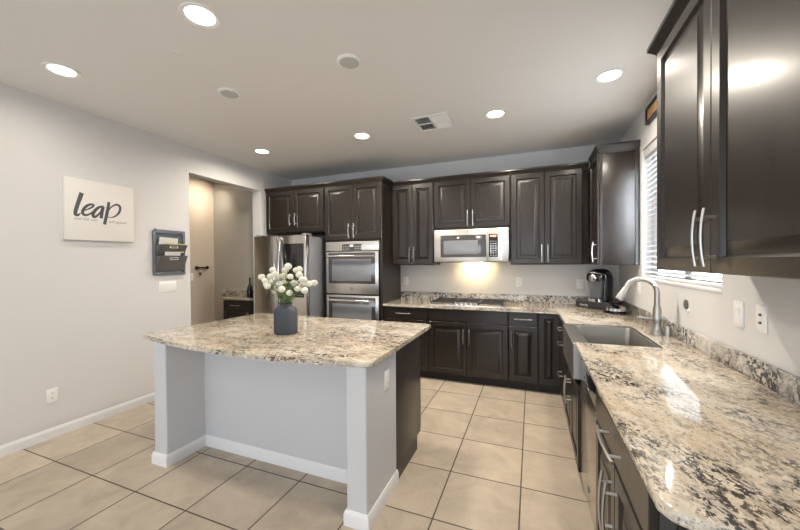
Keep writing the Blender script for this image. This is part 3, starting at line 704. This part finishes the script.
bm = B(); loft(bm, [rr(-0.085, 0.085, -0.01, 0.084, 0.035, 0.0), rr(-0.085, 0.085, -0.01, 0.084, 0.035, 0.026), rr(-0.076, 0.076, 0.0, 0.084, 0.035, 0.032)]); obj('drip_tray', bm, 'chrome', km, True)
bm = B(); loft(bm, [rr(-0.068, 0.068, 0.028, 0.084, 0.025, 0.033), rr(-0.080, 0.080, 0.018, 0.084, 0.025, 0.12), rr(-0.095, 0.095, 0.004, 0.084, 0.025, 0.178)]); obj('brew_bay', bm, 'brewgrey', km, True)
bm = B(); loft(bm, [rr(-0.104, 0.104, -0.012, 0.084, 0.045, 0.179), rr(-0.108, 0.108, -0.018, 0.084, 0.045, 0.205), rr(-0.103, 0.103, -0.012, 0.084, 0.045, 0.232)]); hd = obj('brew_head', bm, 'black', km, True)
bm = B(); loft(bm, [rr(-0.103, 0.103, -0.012, 0.235, 0.07, 0.2325), rr(-0.098, 0.098, 0.0, 0.228, 0.07, 0.252), rr(-0.075, 0.075, 0.03, 0.205, 0.06, 0.272), rr(-0.04, 0.04, 0.07, 0.17, 0.035, 0.280)]); obj('lid', bm, 'black', km, True)
bm = B(); tube(bm, [(-0.088, 0.03, 0.300), (-0.072, -0.012, 0.312), (-0.04, -0.030, 0.318), (0.0, -0.036, 0.320), (0.04, -0.030, 0.318), (0.072, -0.012, 0.312), (0.088, 0.03, 0.300)], 0.015, 10, 0.6); lathe(bm, [(0.038, -0.020), (0.038, -0.028), (0.030, -0.032)], (0, 0, 0.262), 'y', 20); sub('handle', bm, 'chrome', hd, km, True)
ds = thing('domed_dish', 'small shiny silver domed dish on a black saucer below the faucet spout', 'dish', (1.325, 1.70, 0.9145))
bm = B(); lathe(bm, [(0.100, 0.0), (0.120, 0.007), (0.118, 0.011), (0.070, 0.011)], n=30); obj('saucer', bm, 'black', ds, True)
bm = B(); lathe(bm, [(0.082, 0.0115), (0.096, 0.027), (0.091, 0.052), (0.070, 0.072), (0.036, 0.082), (0.012, 0.085)], n=30); obj('dome', bm, 'chrome', ds, True)
gb = B(); lathe(gb, [(0.024, 0.9145), (0.026, 0.92), (0.024, 1.00), (0.012, 1.02), (0.012, 1.035), (0.016, 1.037), (0.016, 1.055), (0.008, 1.06)], (1.385, 1.98, 0), n=20)
tag(obj('dark_bottle', gb, 'dark'), 'small dark bottle in the counter corner between the coffee maker and window', 'bottle')

# ------------------------------------------------------------------ vase and flowers
VX, VYY = -1.222, -0.211
vs = thing('vase', 'matte blue-grey bottle vase standing on the island top', 'vase', (VX, VYY, 0.9145))
bm = B(); lathe(bm, [(0.078, 0.0), (0.085, 0.004), (0.087, 0.02), (0.087, 0.150), (0.085, 0.172), (0.077, 0.190), (0.062, 0.203), (0.046, 0.210), (0.043, 0.218), (0.045, 0.226), (0.050, 0.232), (0.046, 0.234), (0.038, 0.226), (0.037, 0.19), (0.06, 0.15), (0.06, 0.02)], n=40, cap=True); obj('vase_body', bm, 'vase', vs, True)
FL = [[-1.462,-0.202,1.338],[-1.375,-0.174,1.393],[-1.162,-0.249,1.423],[-1.225,-0.209,1.392],[-1.179,-0.14,1.392],[-1.147,-0.14,1.399],[-1.306,-0.278,1.348],[-1.371,-0.264,1.314],[-1.318,-0.292,1.276],[-1.343,-0.222,1.306],[-1.245,-0.296,1.367],[-1.283,-0.219,1.343],[-1.259,-0.184,1.346],[-1.143,-0.251,1.348],[-1.117,-0.179,1.358],[-1.248,-0.195,1.299],[-1.182,-0.297,1.256],[-1.151,-0.2,1.295],[-1.149,-0.254,1.227],[-1.309,-0.226,1.235],[-1.036,-0.25,1.327],[-1.101,-0.176,1.285],[-1.098,-0.222,1.258],[-0.998,-0.273,1.25],[-1.015,-0.203,1.292],[-0.996,-0.161,1.298],[-1.245,-0.246,1.29],[-1.362,-0.261,1.289],[-1.036,-0.231,1.323]]
rnd = random.Random(5)
pom = []
for q in range(3):
    bm = B(); bmesh.ops.create_icosphere(bm, subdivisions=4, radius=1.0)
    for v in bm.verts: v.co *= 1.0 + rnd.uniform(-0.16, 0.14)
    me = bpy.data.meshes.new('blossom'); bm.to_mesh(me); bm.free(); me.shade_smooth(); me.materials.append(M['petal']); pom.append(me)
for i, p in enumerate(FL):
    c = Vector(p); a = 2.4 * i; rr_ = 0.024 * math.sqrt((i % 9) / 9)
    n0 = Vector((VX + rr_*math.cos(a), VYY + rr_*math.sin(a), 1.13)); low = Vector((VX - 0.5*rr_*math.cos(a), VYY - 0.5*rr_*math.sin(a), 1.02))
    t = thing('globe_flower', 'round cream globe flower on a thin green stem in the blue-grey vase', 'flower', tuple(low), 0, 'white globe flowers in the vase')
    mid = n0.lerp(c, 0.5) + Vector(((n0-c).x*0.12, (n0-c).y*0.12, 0.012))
    bm = B(); tube(bm, [low, n0, mid, c], 0.0022, 6); obj('stem', bm, 'stem', t)
    b_ = bpy.data.objects.new('blossom', pom[i % 3]); COL.objects.link(b_); b_.parent = t
    b_.location = c - low; s = rnd.uniform(0.021, 0.027); b_.scale = (s, s, s*0.92)
    for k in range(2):
        s0 = 0.30 + 0.3*k + rnd.uniform(-0.08, 0.1); o0 = n0.lerp(c, s0)
        d_ = Vector((rnd.uniform(-1, 1), rnd.uniform(-1, 1), rnd.uniform(0.3, 0.9))).normalized(); sd = d_.cross(Vector((0, 0, 1))).normalized()
        ln = rnd.uniform(0.05, 0.085); wd = rnd.uniform(0.008, 0.013); up_ = sd.cross(d_)
        bm = B(); rows = []
        for j in range(6):
            u = j/5; wj = wd*math.sin(PI*min(1, 0.06 + u*0.92)); q = o0 + d_*ln*u - Vector((0, 0, 0.02*u*u))
            rows.append([q - sd*wj + up_*0.003, q - up_*0.0005, q + sd*wj + up_*0.003, q + up_*0.0006])
        loft(bm, rows); obj('leaf', bm, 'leaf', t)

# ------------------------------------------------------------------ left wall: canvas, organiser, plates
def ribbon(bm, pts, wid, n=6):
    """a brush stroke as a thin flat strip in the plane x = const: pts (y, z), widths at points"""
    V = [Vector(p) for p in pts]; out = []; ws = []
    for i in range(len(V)-1):
        p0, p1, p2, p3 = V[max(0, i-1)], V[i], V[i+1], V[min(len(V)-1, i+2)]
        for k in range(n):
            t = k/n; out.append(0.5*((2*p1) + (p2-p0)*t + (2*p0-5*p1+4*p2-p3)*t*t + (3*p1-p0-3*p2+p3)*t**3)); ws.append(wid[i] + (wid[i+1]-wid[i])*t)
    out.append(V[-1]); ws.append(wid[-1]); rings = []
    for i, p in enumerate(out):
        d = (out[min(i+1, len(out)-1)] - out[max(i-1, 0)]).normalized(); s = Vector((-d.y, d.x)) * ws[i]/2
        rings.append([(x, p.x+sg*s.x, p.y+sg*s.y) for x, sg in ((CVX, -1), (CVX+0.0008, -1), (CVX+0.0008, 1), (CVX, 1))])
    loft(bm, rings)
cv = thing('canvas_art', 'square white canvas lettered leap in grey brush script on the left wall', 'wall art', (XL, -0.378, 1.93))
bm = B(); bx(bm, XL+0.001, XL+0.036, -0.645, -0.112, 1.664, 2.203, bev=0.004); obj('canvas', bm, 'canvas', cv)
CVX = XL + 0.0362
ST = [([(-0.5289,2.0806),(-0.5445,2.0255),(-0.5619,1.9649),(-0.5745,1.9113),(-0.574,1.885),(-0.5576,1.8813),(-0.5388,1.9011)],[.026,.025,.023,.022,.021,.015,.005]),
 ([(-0.5292,1.9187),(-0.4988,1.9346),(-0.4598,1.9615),(-0.4438,1.983),(-0.4613,1.9898),(-0.4906,1.9735),(-0.5148,1.9429),(-0.5256,1.9122),(-0.5165,1.89),(-0.4937,1.8894),(-0.4654,1.9084),(-0.4384,1.9407)],[.005,.008,.012,.014,.015,.017,.018,.018,.017,.014,.010,.005]),
 ([(-0.367,1.9849),(-0.402,1.9724),(-0.4325,1.9391),(-0.4488,1.9046),(-0.4442,1.8789),(-0.4243,1.8873),(-0.3987,1.9195),(-0.3746,1.963)],[.012,.016,.019,.020,.018,.015,.010,.006]),
 ([(-0.3692,1.9821),(-0.3812,1.9316),(-0.3881,1.8723)],[.018,.021,.020]),
 ([(-0.3246,2.0322),(-0.3327,1.9752),(-0.3464,1.8993),(-0.3632,1.8175)],[.017,.020,.020,.021]),
 ([(-0.3525,1.9109),(-0.3277,1.9574),(-0.2951,1.9982),(-0.2567,2.0179),(-0.2337,1.996),(-0.2399,1.9506),(-0.2681,1.9115),(-0.3052,1.8894),(-0.3392,1.8903)],[.006,.007,.010,.016,.017,.016,.012,.007,.004])]
bm = B()
for p, w_ in ST: ribbon(bm, p, [q*1.25 for q in w_])
obj('brush_lettering', bm, 'ink', cv)
for body, cy_, cz_, sz in (('and the net', -0.505, 1.851, 0.036), ('will appear', -0.257, 1.848, 0.034)):
    bm = text_bm(body, sz, 0.0004, 0.35); bm.transform(Matrix.Translation((CVX+0.0004, cy_, cz_)) @ FACE_XP); obj('small_lettering', bm, 'ink2', cv)

og = thing('mail_organizer', 'dark metal two-pocket mail organizer on the left wall beside the doorway', 'mail organizer', (XL, 0.245, 1.57))
y0, y1, z0, z1 = 0.078, 0.425, 1.328, 1.802
bm = B(); bx(bm, XL+0.001, XL+0.008, y0+0.02, y1-0.02, z0+0.02, z1-0.02); obj('back_panel', bm, 'slate', og)
bm = B(); t = 0.026
bx(bm, XL+0.001, XL+0.026, y0, y0+t, z0, z1, bev=0.002); bx(bm, XL+0.001, XL+0.026, y1-t, y1, z0, z1, bev=0.002)
bx(bm, XL+0.001, XL+0.026, y0+t, y1-t, z0, z0+t, bev=0.002); bx(bm, XL+0.001, XL+0.026, y0+t, y1-t, z1-t, z1, bev=0.002); obj('frame', bm, 'slate', og)
bm = B(); tube(bm, [(XL+0.020, y0+0.025, z1+0.008), (XL+0.020, y1, z1+0.008)], 0.006, 8); bx(bm, XL+0.002, XL+0.026, y0+0.02, y0+0.03, z1, z1+0.02); obj('hanging_rail', bm, 'slate', og)
for q, (pz0, pz1, pd_) in enumerate(((1.372, 1.535, 0.075), (1.532, 1.655, 0.075))):
    bm = B(); ya, yb_ = y0+0.030, y1-0.030
    prof = [(XL+0.009, pz0), (XL+0.022, pz0), (XL+0.022+pd_, pz1), (XL+0.018+pd_, pz1), (XL+0.018, pz0+0.005), (XL+0.009, pz0+0.005)]
    loft(bm, [[(a, ya-0.006, b) for a, b in prof], [(a, yb_+0.006, b) for a, b in prof]])
    for yy in (ya-0.008, yb_+0.005):
        s_ = [(XL+0.0085, pz0), (XL+0.022, pz0), (XL+0.022+pd_, pz1), (XL+0.0085, pz1-0.01)]
        loft(bm, [[(a, yy, b) for a, b in s_], [(a, yy+0.003, b) for a, b in s_]])
    pk = obj('pocket', bm, 'pocket', og)
    f_ = 0.80; cx_ = XL+0.022+pd_*f_+0.001; cz_ = pz0 + (pz1-pz0)*f_; ym = (y0+y1)/2
    bm = B(); h_ = 0.013
    for a in ((ym-0.045, ym+0.045, -h_, -h_+0.005), (ym-0.045, ym+0.045, h_-0.005, h_), (ym-0.045, ym-0.038, -h_, h_), (ym+0.038, ym+0.045, -h_, h_)): bx(bm, cx_-0.004, cx_+0.006, a[0], a[1], cz_+a[2], cz_+a[3])
    sub('label_holder', bm, 'plastic', pk, og)
def mail(label, y0, y1, xb, z0, z1, mat, lean, grp='mail in the wall organizer'):
    bm = B(); p = [(xb, z0), (xb+0.003, z0), (xb+lean+0.003, z1), (xb+lean, z1)]
    loft(bm, [[(a, y0, b) for a, b in p], [(a, y1, b-0.006) for a, b in p]]); return tag(obj('mail_sheet', bm, mat), label, 'mail', grp)
mail('tall white paper at the back of the upper organizer pocket', 0.135, 0.335, XL+0.014, 1.545, 1.735, 'paper', 0.016)
mail('folded printed paper standing forward in the upper organizer pocket', 0.115, 0.30, XL+0.026, 1.555, 1.715, 'paper', 0.032)
mail('yellow edged sheet low in the upper organizer pocket', 0.17, 0.39, XL+0.046, 1.575, 1.672, 'yellow', 0.030)
mail('crumpled white envelope in the lower organizer pocket', 0.165, 0.335, XL+0.028, 1.40, 1.578, 'paper', 0.045)

def plate(name, label, cat, c, face, w, h, kind, group='white wall plates', n=1, mat='plastic'):
    """cover plate on a wall; local plane u (along wall), v (up), d (out)"""
    t = thing(name, label, cat, c, {'-y': 0, '-x': -PI/2, '+x': PI/2}[face], group)
    bm = B(); bx(bm, -w/2, w/2, -0.006, -0.0005, -h/2, h/2, bev=0.002); obj('cover_plate', bm, mat, t, True)
    for k in range(n):
        u = (k - (n-1)/2) * 0.046
        if kind == 'outlet':
            for s in (-1, 1):
                bm = B(); lathe(bm, [(0.0165, -0.0075), (0.0165, -0.0062)], (u, 0, s*0.020), 'y', 20); r_ = obj('receptacle', bm, mat, t, True)
                bm = B(); bx(bm, u-0.0075, u-0.0055, -0.0078, -0.0070, s*0.020-0.002, s*0.020+0.007); bx(bm, u+0.0055, u+0.0075, -0.0078, -0.0070, s*0.020-0.002, s*0.020+0.006)
                lathe(bm, [(0.0022, -0.0078), (0.0022, -0.0070)], (u, 0, s*0.020-0.008), 'y', 8); q_ = obj('slots', bm, 'dark', t, True); q_.parent = r_
        elif kind == 'jack':
            for s in (-1, 1):
                bm = B(); lathe(bm, [(0.006, -0.012), (0.006, -0.0062)], (u, 0, s*0.018), 'y', 12); obj('jack', bm, 'pocket', t, True)
        elif kind == 'rocker':
            bm = B(); loft(bm, [[(u-0.0165, -0.0062, -0.033), (u+0.0165, -0.0062, -0.033), (u+0.0165, -0.0062, 0.033), (u-0.0165, -0.0062, 0.033)], [(u-0.0155, -0.0072, -0.032), (u+0.0155, -0.0072, -0.032), (u+0.0155, -0.0105, 0.032), (u-0.0155, -0.0105, 0.032)]]); obj('rocker', bm, mat, t, True)
    return t
plate('light_switch', 'white four-rocker switch plate below the mail organizer', 'light switch', (XL, 0.236, 1.196), '+x', 0.190, 0.118, 'rocker', n=4)
plate('electrical_outlet', 'white outlet low on the left wall above the baseboard', 'outlet', (XL, -0.735, 0.355), '+x', 0.074, 0.118, 'outlet')
plate('electrical_outlet', 'white outlet on the back wall beside the oven tower', 'outlet', (-1.178, YB, 1.172), '-y', 0.074, 0.118, 'outlet')
plate('electrical_outlet', 'white outlet on the back wall right of the cooktop', 'outlet', (0.375, YB, 1.180), '-y', 0.074, 0.118, 'outlet')
plate('electrical_outlet', 'white outlet on the back wall left of the coffee maker', 'outlet', (1.072, YB, 1.165), '-y', 0.074, 0.118, 'outlet')
plate('electrical_outlet', 'white double outlet under the corner cabinet beside the window, behind the faucet neck', 'outlet', (XR, 1.52, 1.183), '-x', 0.118, 0.118, 'outlet', n=2)
plate('light_switch', 'white blank-looking switch plate under the near wall cabinet, left of the jack plate', 'light switch', (XR, -0.131, 1.184), '-x', 0.080, 0.125, 'rocker')
plate('jack_plate', 'white plate with two small round jacks under the near wall cabinet', 'wall plate', (XR, -0.307, 1.188), '-x', 0.074, 0.122, 'jack')
plate('electrical_outlet', 'white outlet on the end of the kitchen island wall', 'outlet', (IX1, -0.395, 0.730), '+x', 0.074, 0.118, 'outlet')
o_ = plate('light_switch', 'white switch plate on the warm hall wall seen through the doorway', 'light switch', (-4.44, 1.425, 1.235), '+x', 0.074, 0.118, 'rocker')
bm = B(); lathe(bm, [(0.032, 0.0), (0.032, -0.006), (0.024, -0.009)], (XR, 0.475, 1.158), 'x', 24)
tag(obj('cable_grommet', bm, 'pocket'), 'round dark grommet on the wall between the faucet and the switch', 'grommet')
bm = B(); lathe(bm, [(0.011, 0.0), (0.011, -0.008), (0.006, -0.011)], (XR, 0.435, 1.120), 'x', 16)
tag(obj('round_bumper', bm, 'plastic'), 'tiny pale round bumper on the wall below the dark grommet', 'bumper')
sg = thing('framed_sign', 'amber panel in a dark frame hung high above the sink window', 'sign', (XR, 0.90, 2.70))
bm = B(); a, b, c_, e_ = 0.55, 1.25, 2.625, 2.765; t = 0.022
bx(bm, XR-0.026, XR-0.001, a, a+t, c_, e_); bx(bm, XR-0.026, XR-0.001, b-t, b, c_, e_); bx(bm, XR-0.026, XR-0.001, a+t, b-t, c_, c_+t); bx(bm, XR-0.026, XR-0.001, a+t, b-t, e_-t, e_); obj('frame', bm, 'dark', sg)
bm = B(); bx(bm, XR-0.014, XR-0.001, a+t, b-t, c_+t, e_-t); obj('art_panel', bm, 'amber', sg)

# ------------------------------------------------------------------ passage nook
hc = cabinet('nook_base_cabinet', 'dark base cabinet with a drawer in the nook beyond the doorway', 'cabinet', -3.948, 1.585, 0, 0.585, 0.252, 0, 0.882, [
    ('drawer', 0.02, 0.575, 0.735, 0.868, ('h', 0.29, 0.805, 0.20)), ('door', 0.02, 0.575, 0.105, 0.722, ('v', 0.54, 0.62, 0.18))], toe=True, group='espresso kitchen cabinets')
bm = B(); prism(bm, [(-3.965, 1.555), (-3.362, 1.555), (-3.362, 1.819), (-4.262, 1.819)], 0.884, 0.914, bev=0.008, bottom=True)
tag(obj('nook_countertop', bm, 'granite'), 'small granite worktop in the nook beyond the doorway', 'countertop')
bm = B(); bx(bm, -4.262, -3.362, 1.8205, 1.8385, 0.885, 1.016, bev=0.003); tag(obj('back_splash', bm, 'granite_s'), 'granite splashback in the nook beyond the doorway', 'backsplash')
bm = B(); lathe(bm, [(0.042, 0.9145), (0.046, 0.925), (0.047, 1.00), (0.040, 1.06), (0.018, 1.12), (0.014, 1.15), (0.014, 1.20), (0.017, 1.202), (0.017, 1.22)], (-3.545, 1.72, 0), n=24)
tag(obj('wine_bottle', bm, 'black'), 'tall dark bottle on the nook worktop beyond the doorway', 'bottle')
kr = thing('key_rack', 'dark metal key rack on the warm hall wall beyond the doorway', 'key rack', (-4.44, 1.59, 1.375))
bm = B(); tube(bm, [(-4.41, 1.50, 1.378), (-4.41, 1.685, 1.378)], 0.011, 10)
for y in (1.50, 1.685): bmesh.ops.create_uvsphere(bm, u_segments=12, v_segments=8, radius=0.026, matrix=Matrix.Translation((-4.41, y, 1.378)))
for y in (1.53, 1.655): tube(bm, [(-4.439, y, 1.378), (-4.41, y, 1.378)], 0.008, 8)
obj('rail', bm, 'bronze', kr)
for y in (1.545, 1.59, 1.635):
    bm = B(); tube(bm, [(-4.41, y, 1.378), (-4.408, y, 1.345), (-4.395, y, 1.332), (-4.382, y, 1.342)], 0.004, 8); obj('hook', bm, 'bronze', kr)
ks = thing('key_bunch', 'small bunch of keys hanging from the hall key rack', 'keys', (-4.395, 1.547, 1.33))
bm = B(); tube(bm, [(-4.395, 1.547+0.016*math.sin(a), 1.312+0.016*math.cos(a)) for a in [2*PI*k/12 for k in range(13)]], 0.002, 6); obj('key_ring', bm, 'chrome', ks)
for k in range(3):
    bm = B(); y = 1.537 + k*0.010; bx(bm, -4.398+k*0.004, -4.396+k*0.004, y-0.008, y+0.008, 1.275, 1.298, bev=0.0008); bx(bm, -4.398+k*0.004, -4.396+k*0.004, y-0.003, y+0.003, 1.245, 1.276); obj('key', bm, 'bronze', ks)

# ------------------------------------------------------------------ ceiling things
def downlight(x, y, label, power):
    t = thing('recessed_downlight', label, 'downlight', (x, y, ZC), 0, 'recessed downlights in the ceiling')
    bm = B(); lathe(bm, [(0.073, -0.0005), (0.100, -0.0005), (0.102, -0.004), (0.096, -0.007), (0.076, -0.004), (0.073, -0.0005)], n=36, cap=False); obj('trim_ring', bm, 'register', t, True)
    bm = B(); lathe(bm, [(0.0745, -0.0008), (0.0745, -0.0030)], n=36); obj('lens', bm, 'lens', t, True)
    l = bpy.data.lights.new('downlight_lamp', 'AREA'); l.shape = 'DISK'; l.size = 0.15; l.energy = power; l.color = (1.0, 0.90, 0.77); l.spread = math.radians(165)
    o = bpy.data.objects.new('downlight_lamp', l); COL.objects.link(o); o.parent = t; o.location = (0, 0, -0.010)
    return o
PW = 11
for x, y, lb in ((-1.15, -0.95, 'lit recessed downlight nearest the camera, in front of the island'),
                 (-2.51, -0.94, 'lit recessed downlight near the left wall, in front of the canvas'),
                 (-2.51, 0.92, 'small lit recessed downlight outside the doorway'),
                 (-1.16, 0.94, 'lit recessed downlight in the row left of the ceiling vent'),
                 (0.22, 0.93, 'lit recessed downlight right of the ceiling vent'),
                 (1.06, 0.59, 'lit recessed downlight over the sink')):
    x, y = 0.525 + (x - 0.525) * 1.019, -2.27 + (y + 2.27) * 1.019
    downlight(x, y, lb, PW * (1.1 if x > 1 else 1.3 if x < -2 and y > 0 else 0.42 if x < -2 else 2.3 if y > 0 else 0.62))
downlight(0.22, -0.95, 'recessed downlight over the floor between island and counter, above the frame', PW)
for x in (-2.51, -1.15, 0.22): downlight(x, -3.2, 'recessed downlight in the living area behind the camera', 3)
o = downlight(-4.0, 1.56, 'recessed downlight in the hall ceiling beyond the doorway', 2.8)   # its lamp is aimed at the hall wall
o.rotation_euler = (0, math.radians(38), 0); o.data.spread = math.radians(110); o.data.color = (1.0, 0.85, 0.66); o.location.z = -0.06
for x, y, lb in ((-0.632, -0.242, 'round white ceiling speaker nearer the ceiling vent'), (-1.742, -0.232, 'round white ceiling speaker farther left over the island')):
    t = thing('ceiling_speaker', lb, 'speaker', (x, y, ZC), 0, 'round ceiling speakers')
    bm = B(); lathe(bm, [(0.062, -0.0005), (0.086, -0.0005), (0.086, -0.006), (0.078, -0.012), (0.062, -0.012)], n=32, cap=False); obj('rim', bm, 'register', t, True)
    bm = B(); lathe(bm, [(0.070, -0.006), (0.066, -0.014), (0.030, -0.016)], n=32); obj('grille', bm, 'speakerg', t, True)
bm = B(); lathe(bm, [(0.030, ZC-0.0005), (0.030, ZC-0.004), (0.022, ZC-0.006)], (-1.62, -0.743, 0), n=24); tag(obj('sprinkler_cover', bm, 'ceil'), 'small flush round cover plate on the ceiling near the front downlight', 'cover plate')
vt = thing('ceiling_vent', 'square white air vent with four louvred sections in the ceiling', 'air vent', (-0.377, 0.95, ZC))
bm = B(); h = 0.182
for a in ((-h, h, -h, -h+0.035), (-h, h, h-0.035, h), (-h, -h+0.035, -h+0.035, h-0.035), (h-0.035, h, -h+0.035, h-0.035), (-0.008, 0.008, -h+0.035, h-0.035), (-h+0.035, -0.008, -0.008, 0.008), (0.008, h-0.035, -0.008, 0.008)): bx(bm, a[0], a[1], a[2], a[3], -0.010, -0.0005, bev=0.002)
obj('frame', bm, 'register', vt, True)
bm = B(); bx(bm, -h+0.03, h-0.03, -h+0.03, h-0.03, -0.0012, -0.0005); obj('duct_backing', bm, 'dark', vt, True)
for sx, sy in ((-1, -1), (1, -1), (-1, 1), (1, 1)):
    bm = B()
    for k in range(6):
        c = 0.008 + 0.012 + k*0.0215
        if sx*sy > 0:
            y = sy*c; x0, x1 = sorted((sx*0.010, sx*(h-0.036))); sl = 0.007*sy
            pr = [(y-0.004, -0.0015), (y-0.004+sl, -0.009), (y-0.002+sl, -0.009), (y-0.002, -0.0015)]
            loft(bm, [[(x0, a, b) for a, b in pr], [(x1, a, b) for a, b in pr]])
        else:
            y = sy*c; x0, x1 = sorted((sx*0.010, sx*(h-0.036))); sl = -0.012*sy
            pr = [(y-0.008, -0.0015), (y-0.008+sl, -0.009), (y-0.006+sl, -0.009), (y-0.006, -0.0015)]
            loft(bm, [[(x0, a, b) for a, b in pr], [(x1, a, b) for a, b in pr]])
    obj('louvres', bm, 'register', vt, True)
